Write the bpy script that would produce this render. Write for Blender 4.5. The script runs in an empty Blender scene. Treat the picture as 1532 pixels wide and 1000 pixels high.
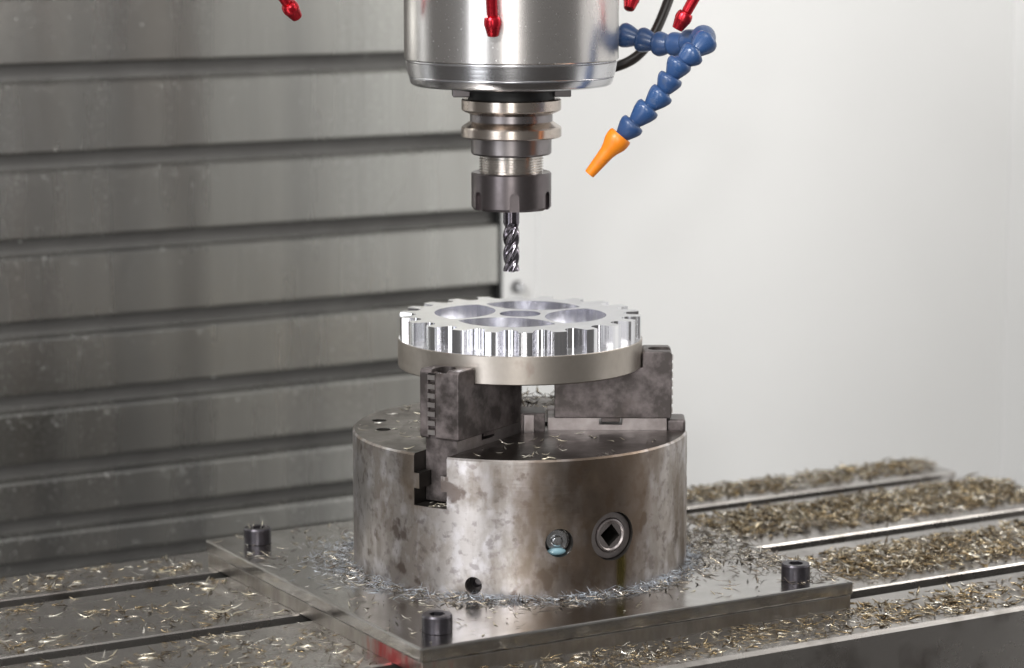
import bpy, bmesh, math, random
import numpy as np
from mathutils import Vector, Matrix

S = bpy.context.scene
R = math.radians
random.seed(7)
rng = np.random.default_rng(7)

# ------------------------------------------------------------------ camera
CAM = Vector((-0.0048, -1.57043, 0.40812))
PITCH = math.atan(650 / 4000)
cd = bpy.data.cameras.new('camera')
cam = bpy.data.objects.new('camera', cd)
S.collection.objects.link(cam)
S.camera = cam
cam.location = CAM
cam.rotation_euler = (math.pi / 2 - PITCH, 0, 0)
cd.sensor_width = 36
cd.lens = 4000 / 1532 * 36
cd.clip_start = 0.05
cd.clip_end = 50
cd.dof.use_dof = True
cd.dof.focus_distance = 1.53
cd.dof.aperture_fstop = 7.0

# ------------------------------------------------------------------ world and lamps
W = bpy.data.worlds.new('World')
S.world = W
W.use_nodes = True
# dim workshop: pale above, dark floor below
wn = W.node_tree.nodes
wg = wn.new('ShaderNodeNewGeometry')
ws = wn.new('ShaderNodeSeparateXYZ')
wr = wn.new('ShaderNodeValToRGB')
wm = wn.new('ShaderNodeMapRange')
wm.inputs['From Min'].default_value = 0.35        # Incoming points back to the viewer: z > 0 looks down
wm.inputs['From Max'].default_value = -0.10
W.node_tree.links.new(wg.outputs['Incoming'], ws.inputs[0])
W.node_tree.links.new(ws.outputs['Z'], wm.inputs['Value'])
W.node_tree.links.new(wm.outputs[0], wr.inputs[0])
wr.color_ramp.elements[0].color = (0.16, 0.14, 0.125, 1)
wr.color_ramp.elements[1].color = (1.0, 0.98, 0.95, 1)
W.node_tree.links.new(wr.outputs[0], wn['Background'].inputs[0])
wn['Background'].inputs[1].default_value = 0.25


def area(name, loc, target, sx, sy, power, col=(1, 1, 1)):
    l = bpy.data.lights.new(name, 'AREA')
    l.shape = 'RECTANGLE'
    l.size, l.size_y, l.energy, l.color = sx, sy, power, col
    o = bpy.data.objects.new(name, l)
    S.collection.objects.link(o)
    o.location = loc
    d = Vector(target) - Vector(loc)
    o.rotation_euler = d.to_track_quat('-Z', 'Y').to_euler()
    return o


area('front_lamp', (-0.02, -1.80, 0.45), (0, 0, 0.25), 0.34, 1.5, 7.0, (1, 0.98, 0.95))
area('camera_lamp', (-0.10, -1.62, 0.60), (0.1, 0.3, 0.15), 0.09, 0.09, 5.0, (1, 0.99, 0.97))
area('side_lamp', (-1.0, -1.42, 0.42), (0, 0, 0.25), 0.50, 1.6, 8.5, (0.95, 0.97, 1))
area('enclosure_lamp', (0.72, 0.16, 0.58), (0.0, 0.0, 0.1), 0.10, 0.5, 2.2, (1, 0.97, 0.92))
area('overhead_lamp', (0.26, -0.66, 1.40), (0.50, 0.30, 0.15), 0.6, 0.35, 4.5, (1, 0.99, 0.97))

area('side_wall_fill_lamp', (-0.75, -1.05, 1.10), (0.75, 0.05, -0.15), 0.5, 0.3, 22, (1, 0.99, 0.97))  # added unseen lamp, brightens the side wall that the cover reflects

S.view_settings.view_transform = 'Standard'
S.view_settings.look = 'None'
S.view_settings.gamma = 1
S.view_settings.exposure = 0.0
S.view_settings.use_curve_mapping = False
S.cycles.use_denoising = True
S.cycles.max_bounces = 24
S.cycles.glossy_bounces = 18
S.cycles.diffuse_bounces = 5

# ------------------------------------------------------------------ frames of reference (metres, z = 0 on the machine table)
YAW = R(30)                       # the machine's axes turned against the camera
TU = Vector((math.cos(YAW), math.sin(YAW), 0))
TV = Vector((-math.sin(YAW), math.cos(YAW), 0))
ZP = 0.0165                       # top of the mounting plate
ZC = 0.097                        # top of the chuck


def uv(u, v, z=0):
    return TU * u + TV * v + Vector((0, 0, z))


def pix(u, v, y):
    """point seen at photo pixel (u, v) lying at world depth y"""
    F = Vector((0, math.cos(PITCH), -math.sin(PITCH)))
    D = Vector((0, -math.sin(PITCH), -math.cos(PITCH)))
    r = F + Vector((1, 0, 0)) * ((u - 766) / 4000) + D * ((v - 500) / 4000)
    return CAM + r * ((y - CAM.y) / r.y)


# ------------------------------------------------------------------ materials
def mat(name, c1, c2=None, metal=1.0, r1=0.3, r2=None, scale=20.0, detail=6.0, stretch=(1, 1, 1),
        ramp=(0.35, 0.65), bump=0.0, bscale=200.0, bstretch=(1, 1, 1), spec=0.5, coat=0.0, coord='Object'):
    m = bpy.data.materials.new(name)
    m.use_nodes = True
    nt = m.node_tree
    b = nt.nodes['Principled BSDF']
    b.inputs['Metallic'].default_value = metal
    b.inputs['Specular IOR Level'].default_value = spec
    b.inputs['Coat Weight'].default_value = coat
    b.inputs['Coat Roughness'].default_value = 0.15
    tc = nt.nodes.new('ShaderNodeTexCoord')
    mp = nt.nodes.new('ShaderNodeMapping')
    mp.inputs['Scale'].default_value = stretch
    nt.links.new(tc.outputs[coord], mp.inputs[0])
    n = nt.nodes.new('ShaderNodeTexNoise')
    n.inputs['Scale'].default_value = scale
    n.inputs['Detail'].default_value = detail
    n.inputs['Roughness'].default_value = 0.62
    nt.links.new(mp.outputs[0], n.inputs['Vector'])
    rp = nt.nodes.new('ShaderNodeMapRange')
    rp.inputs['From Min'].default_value = ramp[0]
    rp.inputs['From Max'].default_value = ramp[1]
    nt.links.new(n.outputs['Fac'], rp.inputs['Value'])
    mx = nt.nodes.new('ShaderNodeMix')
    mx.data_type = 'RGBA'
    mx.inputs['A'].default_value = (*c1, 1)
    mx.inputs['B'].default_value = (*(c2 or c1), 1)
    nt.links.new(rp.outputs[0], mx.inputs['Factor'])
    nt.links.new(mx.outputs['Result'], b.inputs['Base Color'])
    rr = nt.nodes.new('ShaderNodeMapRange')
    rr.inputs['To Min'].default_value = r1
    rr.inputs['To Max'].default_value = r1 if r2 is None else r2
    nt.links.new(rp.outputs[0], rr.inputs['Value'])
    nt.links.new(rr.outputs[0], b.inputs['Roughness'])
    if bump:
        mp2 = nt.nodes.new('ShaderNodeMapping')
        mp2.inputs['Scale'].default_value = bstretch
        nt.links.new(tc.outputs[coord], mp2.inputs[0])
        n2 = nt.nodes.new('ShaderNodeTexNoise')
        n2.inputs['Scale'].default_value = bscale
        n2.inputs['Detail'].default_value = 4
        nt.links.new(mp2.outputs[0], n2.inputs['Vector'])
        bp = nt.nodes.new('ShaderNodeBump')
        bp.inputs['Strength'].default_value = bump
        bp.inputs['Distance'].default_value = 0.0004
        nt.links.new(n2.outputs['Fac'], bp.inputs['Height'])
        nt.links.new(bp.outputs[0], b.inputs['Normal'])
    m['mix'] = mx.name
    return m


def overlay(m, col, scale=60.0, lo=0.6, hi=0.68, detail=4.0, stretch=(1, 1, 1), amount=1.0, blob=None, seed=0.0, rough=None):
    """lay stains over a material; blob = (centre, radii) keeps them to one place of the object"""
    nt = m.node_tree
    b = nt.nodes['Principled BSDF']
    src = b.inputs['Base Color'].links[0].from_socket
    tc = nt.nodes.new('ShaderNodeTexCoord')
    mp = nt.nodes.new('ShaderNodeMapping')
    mp.inputs['Scale'].default_value = stretch
    mp.inputs['Location'].default_value = (seed, seed * 1.7, -seed)
    nt.links.new(tc.outputs['Object'], mp.inputs[0])
    n = nt.nodes.new('ShaderNodeTexNoise')
    n.inputs['Scale'].default_value = scale
    n.inputs['Detail'].default_value = detail
    nt.links.new(mp.outputs[0], n.inputs['Vector'])
    val = n.outputs['Fac']
    if blob:
        c, rad = blob
        mp3 = nt.nodes.new('ShaderNodeMapping')
        mp3.vector_type = 'TEXTURE'
        mp3.inputs['Location'].default_value = c
        mp3.inputs['Scale'].default_value = rad
        nt.links.new(tc.outputs['Object'], mp3.inputs[0])
        ln = nt.nodes.new('ShaderNodeVectorMath')
        ln.operation = 'LENGTH'
        nt.links.new(mp3.outputs[0], ln.inputs[0])
        ma = nt.nodes.new('ShaderNodeMath')
        ma.operation = 'MULTIPLY_ADD'
        ma.inputs[1].default_value = -0.5
        nt.links.new(ln.outputs['Value'], ma.inputs[0])
        ad = nt.nodes.new('ShaderNodeMath')
        ad.operation = 'ADD'
        ad.inputs[1].default_value = 0.5
        nt.links.new(val, ad.inputs[0])
        nt.links.new(ad.outputs[0], ma.inputs[2])
        val = ma.outputs[0]
    rp = nt.nodes.new('ShaderNodeMapRange')
    rp.inputs['From Min'].default_value = lo
    rp.inputs['From Max'].default_value = hi
    rp.inputs['To Max'].default_value = amount
    nt.links.new(val, rp.inputs['Value'])
    mx = nt.nodes.new('ShaderNodeMix')
    mx.data_type = 'RGBA'
    nt.links.new(rp.outputs[0], mx.inputs['Factor'])
    nt.links.new(src, mx.inputs['A'])
    mx.inputs['B'].default_value = (*col, 1)
    nt.links.new(mx.outputs['Result'], b.inputs['Base Color'])
    if rough is not None:
        rs = b.inputs['Roughness'].links[0].from_socket
        mr = nt.nodes.new('ShaderNodeMix')
        nt.links.new(rp.outputs[0], mr.inputs['Factor'])
        nt.links.new(rs, mr.inputs['A'])
        mr.inputs['B'].default_value = rough
        nt.links.new(mr.outputs['Result'], b.inputs['Roughness'])
    return m


def island_mat(name, cols, metal=0.9, rough=0.28):
    """metal chips: each chip takes its own colour"""
    m = bpy.data.materials.new(name)
    m.use_nodes = True
    nt = m.node_tree
    b = nt.nodes['Principled BSDF']
    b.inputs['Metallic'].default_value = metal
    b.inputs['Roughness'].default_value = rough
    g = nt.nodes.new('ShaderNodeNewGeometry')
    rp = nt.nodes.new('ShaderNodeValToRGB')
    el = rp.color_ramp.elements
    while len(el) < len(cols):
        el.new(0.5)
    for i, c in enumerate(cols):
        el[i].position = i / (len(cols) - 1)
        el[i].color = (*c, 1)
    nt.links.new(g.outputs['Random Per Island'], rp.inputs[0])
    nt.links.new(rp.outputs[0], b.inputs['Base Color'])
    return m


def single_mat(name, cols, metal=0.9, rough=0.28):
    m = island_mat(name, cols, metal, rough)
    nt = m.node_tree
    oi = nt.nodes.new('ShaderNodeObjectInfo')
    rp = [n for n in nt.nodes if n.type == 'VALTORGB'][0]
    nt.links.new(oi.outputs['Random'], rp.inputs[0])
    return m


M = {}
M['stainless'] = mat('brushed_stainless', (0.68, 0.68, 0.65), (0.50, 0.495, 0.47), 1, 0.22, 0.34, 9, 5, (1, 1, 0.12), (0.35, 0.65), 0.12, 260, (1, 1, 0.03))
overlay(M['stainless'], (0.62, 0.62, 0.60), 420, 0.66, 0.74, 2, amount=0.6, rough=0.7)
overlay(M['stainless'], (0.26, 0.26, 0.27), 11, 0.46, 0.66, 2, (1, 1, 0.03), 0.6, seed=6.3)  # dark vertical bands: blurred reflections put into the panel colour
overlay(M['stainless'], (0.72, 0.70, 0.66), 16, 0.58, 0.72, 2, (1, 1, 0.03), 0.6, seed=8.6)  # pale vertical bands, also reflections held in the colour
overlay(M['stainless'], (0.30, 0.24, 0.20), 6, 0.55, 0.75, 3, (1, 1, 0.15), 0.5, seed=3.1)  # brownish streaks, reflected surroundings put into the colour
M['cover_backing'] = mat('dull_cover_backing', (0.13, 0.127, 0.123), (0.10, 0.097, 0.094), 0.3, 0.55)
M['wall'] = mat('white_enclosure_paint', (0.83, 0.83, 0.825), (0.80, 0.80, 0.795), 0, 0.32, 0.4, 3, 3, bump=0.04, bscale=120)
M['table'] = mat('table_ground_iron', (0.46, 0.44, 0.42), (0.32, 0.30, 0.285), 0.92, 0.20, 0.32, 22, 8, bump=0.15, bscale=500, bstretch=(0.1, 1, 1))
overlay(M['table'], (0.12, 0.1, 0.085), 35, 0.56, 0.72, 6, amount=0.6)
overlay(M['table'], (0.6, 0.58, 0.55), 900, 0.7, 0.76, 2, amount=0.7)
M['plate'] = mat('plate_ground_steel', (0.46, 0.45, 0.44), (0.34, 0.325, 0.31), 1, 0.13, 0.24, 30, 6, bump=0.1, bscale=400, bstretch=(1, 0.1, 1))
overlay(M['plate'], (0.2, 0.17, 0.14), 26, 0.56, 0.74, 6, amount=0.5)
M['plate_low'] = mat('lower_plate_steel', (0.40, 0.375, 0.35), (0.24, 0.22, 0.2), 1, 0.28, 0.42, 60, 6, (1, 1, 0.3))
overlay(M['plate_low'], (0.42, 0.025, 0.03), 220, 0.42, 0.92, 8, (1, 1, 0.35), 0.85, blob=((-0.145, -0.112, 0.003), (0.03, 0.03, 0.012)), rough=0.5)
M['chuck'] = mat('worn_chuck_steel', (0.56, 0.53, 0.52), (0.36, 0.325, 0.30), 1, 0.34, 0.44, 38, 10, (1, 1, 0.7), (0.42, 0.58), 0.13, 1100, (0.05, 0.05, 1))
overlay(M['chuck'], (0.74, 0.72, 0.75), 120, 0.50, 0.66, 10, (1, 1, 0.6), 0.65, seed=1.3)
overlay(M['chuck'], (0.25, 0.215, 0.215), 190, 0.56, 0.66, 8, amount=0.6, seed=7.7)
overlay(M['chuck'], (0.15, 0.115, 0.10), 62, 0.60, 0.655, 4, (1, 1, 0.8), amount=0.8, seed=5.2, rough=0.4)
overlay(M['chuck'], (0.14, 0.11, 0.10), 150, 0.60, 0.72, 6, amount=0.5, seed=11.4, rough=0.4)
overlay(M['chuck'], (0.165, 0.12, 0.088), 26, 0.42, 0.72, 8, (1, 1, 0.5), 0.9, blob=((0.046, -0.088, 0.05), (0.042, 0.06, 0.10)), seed=2.2)
overlay(M['chuck'], (0.21, 0.165, 0.125), 40, 0.52, 0.66, 8, (1, 1, 0.3), 0.75, seed=9.2)
overlay(M['chuck'], (0.17, 0.14, 0.02), 120, 0.5, 0.75, 4, (1, 1, 0.1), 0.7, blob=((0.0575, -0.082, 0.018), (0.003, 0.02, 0.026)), seed=2.9, rough=0.15)
M['chuck_top'] = mat('oily_chuck_face', (0.105, 0.086, 0.075), (0.066, 0.052, 0.044), 1, 0.27, 0.40, 40, 8, bump=0.15, bscale=300)
overlay(M['chuck_top'], (0.30, 0.265, 0.24), 60, 0.58, 0.72, 6, amount=0.5)
M['slot'] = mat('recess_shade_steel', (0.09, 0.085, 0.08), (0.05, 0.045, 0.04), 0.9, 0.4)  # shade inside slots, bores and key hole put into the colour
M['jaw'] = mat('blackened_jaw_steel', (0.07, 0.06, 0.058), (0.22, 0.19, 0.19), 0.7, 0.38, 0.48, 75, 10, (1, 1, 1), (0.42, 0.66), 0.12, 400)
overlay(M['jaw'], (0.09, 0.07, 0.06), 45, 0.58, 0.72, 5, amount=0.6, seed=4.0)
M['master'] = mat('bare_master_jaw_steel', (0.38, 0.35, 0.35), (0.25, 0.22, 0.215), 1, 0.34, 0.45, 60, 6, (1, 1, 1))
overlay(M['master'], (0.16, 0.13, 0.12), 70, 0.62, 0.72, 4, amount=0.7, seed=4.4)
M['tooth'] = mat('worn_tooth_edge', (0.5, 0.47, 0.46), (0.36, 0.33, 0.32), 1, 0.35)
M['disc'] = mat('turned_blank_steel', (0.52, 0.475, 0.43), (0.40, 0.36, 0.32), 1, 0.36, 0.44, 30, 6, (1, 1, 0.8), bump=0.1, bscale=500, bstretch=(0.15, 0.15, 1))
overlay(M['disc'], (0.3, 0.22, 0.19), 70, 0.60, 0.70, 7, (1, 1, 0.6), amount=0.5, seed=1.9)
M['gear_side'] = mat('mirror_milled_aluminium', (0.93, 0.93, 0.95), (0.72, 0.72, 0.77), 1, 0.10, 0.20, 170, 3, (1, 1, 0.01), bump=0.3, bscale=420, bstretch=(1, 1, 0.004))
M['gear_top'] = mat('satin_milled_aluminium', (0.70, 0.705, 0.73), (0.64, 0.645, 0.67), 1, 0.28, 0.34, 50, 4, bump=0.03, bscale=300)
M['gear_floor'] = mat('milled_floor_metal', (0.66, 0.655, 0.65), (0.46, 0.455, 0.45), 1, 0.28, 0.36, 90)
M['spindle'] = mat('polished_spindle_steel', (0.70, 0.68, 0.67), (0.56, 0.535, 0.52), 1, 0.20, 0.28, 14, 5, (1, 1, 0.25), bump=0.05, bscale=500, bstretch=(0.1, 0.1, 1))
overlay(M['spindle'], (0.9, 0.9, 0.9), 700, 0.70, 0.78, 1.5, amount=0.5, rough=0.5)
M['ring'] = mat('polished_nose_ring_steel', (0.74, 0.74, 0.76), (0.62, 0.62, 0.64), 1, 0.2, 0.28, 20, 4, bump=0.08, bscale=600, bstretch=(0.1, 0.1, 1))
M['black'] = mat('gap_shade_black', (0.012, 0.012, 0.012), None, 0.3, 0.5)  # puts the shade of narrow gaps into the colour
M['key'] = mat('dark_key_steel', (0.15, 0.14, 0.145), (0.11, 0.1, 0.1), 1, 0.35)
M['flange'] = mat('ground_flange_steel', (0.56, 0.50, 0.45), (0.44, 0.38, 0.34), 1, 0.2, 0.3, 40, 5, bump=0.08, bscale=500, bstretch=(0.1, 0.1, 1))
M['holder'] = mat('grey_holder_steel', (0.25, 0.23, 0.235), (0.19, 0.175, 0.175), 1, 0.27, 0.36, 40, 5, bump=0.06, bscale=500, bstretch=(0.1, 0.1, 1))
M['thread'] = mat('bright_thread_steel', (0.66, 0.63, 0.60), (0.52, 0.49, 0.47), 1, 0.22, 0.3, 40)
M['nut'] = mat('phosphated_nut_steel', (0.165, 0.145, 0.15), (0.125, 0.11, 0.112), 1, 0.30, 0.38, 60, 5)
M['mill'] = mat('coated_carbide', (0.17, 0.155, 0.175), (0.11, 0.10, 0.115), 1, 0.12, 0.2, 300, 4)
M['red'] = mat('red_anodised_aluminium', (0.50, 0.016, 0.03), (0.40, 0.012, 0.022), 0.75, 0.22, 0.3, 60, bump=0.05, bscale=500)
M['red_bore'] = mat('dark_nozzle_bore', (0.05, 0.004, 0.005), None, 0.2, 0.5)
M['blue'] = mat('blue_hose_plastic', (0.032, 0.080, 0.205), (0.026, 0.062, 0.165), 0, 0.24, 0.36, 60, 4, bump=0.06, bscale=300)
overlay(M['blue'], (0.10, 0.12, 0.16), 160, 0.58, 0.72, 5, amount=0.45, rough=0.55)
M['orange'] = mat('orange_nozzle_plastic', (0.80, 0.24, 0.012), (0.70, 0.19, 0.010), 0, 0.34, 0.42, 80, 4, bump=0.05, bscale=300)
overlay(M['orange'], (0.45, 0.16, 0.03), 120, 0.55, 0.72, 5, amount=0.5, rough=0.55)
overlay(M['red'], (0.16, 0.02, 0.02), 200, 0.52, 0.68, 5, amount=0.6, rough=0.45)
M['rubber'] = mat('black_hose_rubber', (0.012, 0.009, 0.008), (0.02, 0.015, 0.012), 0, 0.33, 0.4, 60)
M['bolt'] = mat('black_oxide_steel', (0.085, 0.08, 0.092), (0.06, 0.055, 0.062), 0.9, 0.32, 0.42, 200, 4, bump=0.4, bscale=500, bstretch=(1, 1, 0.05))
M['chrome'] = mat('bright_screw_steel', (0.75, 0.76, 0.78), (0.6, 0.6, 0.62), 1, 0.15, 0.3, 200)
M['coolant'] = mat('pale_blue_coolant', (0.20, 0.33, 0.38), None, 0, 0.12, spec=0.7)
GOLD = [(0.06, 0.042, 0.026), (0.46, 0.36, 0.21), (0.13, 0.092, 0.055), (0.72, 0.63, 0.46), (0.075, 0.055, 0.036), (0.40, 0.30, 0.17), (0.18, 0.135, 0.085), (0.95, 0.92, 0.84), (0.12, 0.088, 0.055)]
SILV = [(0.42, 0.38, 0.30), (0.88, 0.85, 0.76), (0.60, 0.54, 0.42), (0.80, 0.74, 0.58), (0.3, 0.27, 0.22), (0.92, 0.90, 0.86)]
DARK = [(0.12, 0.10, 0.09), (0.40, 0.35, 0.29), (0.2, 0.17, 0.15), (0.66, 0.60, 0.48), (0.14, 0.12, 0.1), (0.8, 0.77, 0.72)]
M['chips_gold'] = island_mat('golden_chip_metal', GOLD, 0.95, 0.2)
M['chips_dark'] = island_mat('grey_chip_metal', DARK, 0.95, 0.25)
M['chip'] = single_mat('silver_chip_metal', SILV, 0.85, 0.33)
M['chip_speck'] = island_mat('bright_speck_metal', [(0.9, 0.9, 0.88), (0.6, 0.6, 0.58), (0.85, 0.85, 0.82)], 0.7, 0.4)
M['swarf'] = island_mat('blue_white_swarf', [(0.45, 0.50, 0.58), (0.8, 0.84, 0.9), (0.3, 0.33, 0.38), (0.62, 0.68, 0.78)], 0.85, 0.3)


# ------------------------------------------------------------------ builders
def link(o, parent=None):
    S.collection.objects.link(o)
    if parent is not None:
        o.parent = parent
    return o


def obj(name, bm, m, parent=None, smooth=True, angle=19):
    me = bpy.data.meshes.new(name)
    bmesh.ops.recalc_face_normals(bm, faces=bm.faces)
    if smooth:
        ca = R(angle)
        for f in bm.faces:
            f.smooth = True
        for e in bm.edges:
            e.smooth = len(e.link_faces) == 2 and e.calc_face_angle(0) < ca
    bm.to_mesh(me)
    bm.free()
    for k in (m if isinstance(m, (list, tuple)) else [m]):
        me.materials.append(M[k])
    return link(bpy.data.objects.new(name, me), parent)


def thing(name, label, cat, loc=(0, 0, 0), rz=0.0, group=None):
    o = bpy.data.objects.new(name, None)
    link(o)
    o.empty_display_size = 0.02
    o.location = loc
    o.rotation_euler = (0, 0, rz)
    return tag(o, label, cat, group)


def tag(o, label, cat=None, group=None, kind=None):
    o['label'] = label
    if cat:
        o['category'] = cat
    if group:
        o['group'] = group
    if kind:
        o['kind'] = kind
    return o


def lathe(prof, n=96, bm=None, mtx=None, mi=None):
    """turn a closed or open (r, z) profile about z; r = 0 ends close to a point"""
    bm = bm or bmesh.new()
    rings = []
    for r, z in prof:
        if r < 1e-7:
            rings.append([bm.verts.new((0, 0, z))])
        else:
            rings.append([bm.verts.new((r * math.cos(2 * math.pi * k / n), r * math.sin(2 * math.pi * k / n), z)) for k in range(n)])
    new = [v for r in rings for v in r]
    for i, (a, b) in enumerate(zip(rings, rings[1:])):
        for k in range(n):
            k2 = (k + 1) % n
            vs = [a[k % len(a)], a[k2 % len(a)], b[k2 % len(b)], b[k % len(b)]]
            vs = list(dict.fromkeys(vs))
            if len(vs) > 2:
                f = bm.faces.new(vs)
                if mi:
                    f.material_index = mi[i]
    if mtx is not None:
        bmesh.ops.transform(bm, matrix=mtx, verts=new)
    return bm


def box(x0, x1, y0, y1, z0, z1, bev=0.0, bm=None, mtx=None, seg=2):
    b2 = bmesh.new()
    vs = [b2.verts.new((x, y, z)) for x in (x0, x1) for y in (y0, y1) for z in (z0, z1)]
    for f in ((0, 1, 3, 2), (4, 6, 7, 5), (0, 4, 5, 1), (2, 3, 7, 6), (0, 2, 6, 4), (1, 5, 7, 3)):
        b2.faces.new([vs[i] for i in f])
    bmesh.ops.recalc_face_normals(b2, faces=b2.faces)
    if bev:
        bmesh.ops.bevel(b2, geom=list(b2.edges), offset=bev, segments=seg, affect='EDGES', profile=0.5)
    if mtx is not None:
        bmesh.ops.transform(b2, matrix=mtx, verts=b2.verts)
    if bm is None:
        return b2
    me = bpy.data.meshes.new('tmp')
    b2.to_mesh(me)
    b2.free()
    bm.from_mesh(me)
    bpy.data.meshes.remove(me)
    return bm


def prism(pts, a0, a1, axis='z', bm=None, bev=0.0):
    """extrude a polygon; axis z: pts are (x, y); axis x: pts are (y, z); axis y: pts are (x, z)"""
    b2 = bmesh.new()

    def P(p, a):
        return {'z': (p[0], p[1], a), 'x': (a, p[0], p[1]), 'y': (p[0], a, p[1])}[axis]
    A = [b2.verts.new(P(p, a0)) for p in pts]
    B = [b2.verts.new(P(p, a1)) for p in pts]
    b2.faces.new(A)
    b2.faces.new(B[::-1])
    for i in range(len(pts)):
        j = (i + 1) % len(pts)
        b2.faces.new((A[i], A[j], B[j], B[i]))
    bmesh.ops.recalc_face_normals(b2, faces=b2.faces)
    if bev:
        bmesh.ops.bevel(b2, geom=list(b2.edges), offset=bev, segments=2, affect='EDGES', profile=0.5)
    if bm is None:
        return b2
    me = bpy.data.meshes.new('tmp')
    b2.to_mesh(me)
    b2.free()
    bm.from_mesh(me)
    bpy.data.meshes.remove(me)
    return bm


def holed_prism(loops, z0, z1):
    """flat plate with holes: loops[0] is the outline, the rest are holes; sides get material 0, faces material 1"""
    bm = bmesh.new()
    for z in (z0, z1):
        edges = []
        for lp in loops:
            vs = [bm.verts.new((x, y, z)) for x, y in lp]
            edges += [bm.edges.new((vs[i], vs[(i + 1) % len(vs)])) for i in range(len(vs))]
        r = bmesh.ops.triangle_fill(bm, edges=edges, use_beauty=True, use_dissolve=False)
        for f in r['geom']:
            if isinstance(f, bmesh.types.BMFace):
                f.material_index = 1
    bm.verts.ensure_lookup_table()
    tot = sum(len(l) for l in loops)
    k = 0
    for lp in loops:
        n = len(lp)
        for i in range(n):
            j = (i + 1) % n
            bm.faces.new((bm.verts[k + i], bm.verts[k + j], bm.verts[tot + k + j], bm.verts[tot + k + i]))
        k += n
    return bm


def tube(pts, rad, n=16, bm=None, caps=True):
    bm = bm or bmesh.new()
    P = [Vector(p) for p in pts]
    rings = []
    up = Vector((0, 0, 1))
    for i, p in enumerate(P):
        t = (P[min(i + 1, len(P) - 1)] - P[max(i - 1, 0)]).normalized()
        a = t.cross(up)
        if a.length < 1e-4:
            a = t.cross(Vector((1, 0, 0)))
        a.normalize()
        b = t.cross(a)
        r = rad[i] if isinstance(rad, (list, tuple)) else rad
        rings.append([bm.verts.new(p + (a * math.cos(2 * math.pi * k / n) + b * math.sin(2 * math.pi * k / n)) * r) for k in range(n)])
    for a, b in zip(rings, rings[1:]):
        for k in range(n):
            bm.faces.new((a[k], a[(k + 1) % n], b[(k + 1) % n], b[k]))
    if caps:
        bm.faces.new(rings[0][::-1])
        bm.faces.new(rings[-1])
    return bm


def spline(pts, n=8):
    P = [Vector(p) for p in pts]
    P = [P[0] * 2 - P[1]] + P + [P[-1] * 2 - P[-2]]
    out = []
    for i in range(1, len(P) - 2):
        for k in range(n):
            t = k / n
            a, b, c, d = P[i - 1], P[i], P[i + 1], P[i + 2]
            out.append(0.5 * ((2 * b) + (c - a) * t + (2 * a - 5 * b + 4 * c - d) * t * t + (3 * b - a - 3 * c + d) * t ** 3))
    out.append(P[-2])
    return out


def aim(p, d):
    """matrix that puts a lathe's z axis along d at p"""
    return Matrix.Translation(p) @ Vector(d).to_track_quat('Z', 'Y').to_matrix().to_4x4()


def cut(o, cutters):
    """subtract cutter bmeshes from an object's mesh"""
    dead = []
    for c in cutters:
        bmesh.ops.recalc_face_normals(c, faces=c.faces)
        me = bpy.data.meshes.new('cutter')
        c.to_mesh(me)
        c.free()
        k = bpy.data.objects.new('cutter', me)
        S.collection.objects.link(k)
        k.parent = o.parent
        md = o.modifiers.new('cut', 'BOOLEAN')
        md.operation = 'DIFFERENCE'
        md.solver = 'EXACT'
        md.object = k
        dead.append(k)
    bpy.context.view_layer.update()
    dg = bpy.context.evaluated_depsgraph_get()
    me = bpy.data.meshes.new_from_object(o.evaluated_get(dg))
    o.modifiers.clear()
    o.data = me
    for k in dead:
        md = k.data
        bpy.data.objects.remove(k)
        bpy.data.meshes.remove(md)
    bm = bmesh.new()
    bm.from_mesh(me)
    for f in bm.faces:
        f.smooth = True
    for e in bm.edges:
        e.smooth = len(e.link_faces) == 2 and e.calc_face_angle(0) < R(19)
    bm.to_mesh(me)
    bm.free()


# ------------------------------------------------------------------ setting: enclosure walls
def wall(name, u0, u1, v0, v1, z0, z1, m='wall', bev=0.0):
    o = obj(name, box(u0, u1, v0, v1, z0, z1, bev), m)
    o.rotation_euler = (0, 0, YAW)
    o['kind'] = 'structure'
    return o


wall('wall_back', 0.3085, 0.8005, 0.50, 0.52, -0.75, 1.3)
wall('wall_strip', 0.2765, 0.3088, 0.503, 0.52, -0.75, 1.3)
wall('wall_side', 0.80, 0.82, -0.75, 0.52, -0.75, 1.3)

# ------------------------------------------------------------------ stainless telescopic cover
cover = thing('way_cover', 'brushed stainless steel cover of overlapping horizontal panels behind the machine table', 'machine cover',
              uv(0, 0.50, -0.75), YAW)
ZB = [0.345 + 0.066 * k for k in range(9, -1, -1)] + [0.2835, 0.2187, 0.1562, 0.0952, 0.0408, -0.0108, -0.0525, -0.085] + [-0.15, -0.25, -0.4, -0.58]
obj('backing_sheet', box(-0.80, 0.2715, 0.0122, 0.018, 0, 1.72), 'cover_backing', cover)
for za, zb in zip(ZB, ZB[1:]):
    t, b = za - 0.0068 + 0.75, zb + 0.0068 + 0.75
    # each panel: flat face, rolled top ledge, lower lip turned back
    pr = [(0.0125, b + 0.006), (0.0010, b), (0.0, b + 0.0012), (0.0, t - 0.0020), (0.0016, t - 0.0004), (0.0125, t + 0.0012)]
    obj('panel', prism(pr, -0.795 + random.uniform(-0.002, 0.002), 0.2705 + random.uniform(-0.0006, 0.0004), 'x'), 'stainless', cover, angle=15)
obj('gap_shade_strip', box(0.2718, 0.2758, 0.004, 0.019, 0, 1.72, 0.0005), 'black', cover)  # black strip stands in for the shaded gap at the cover's end

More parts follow.
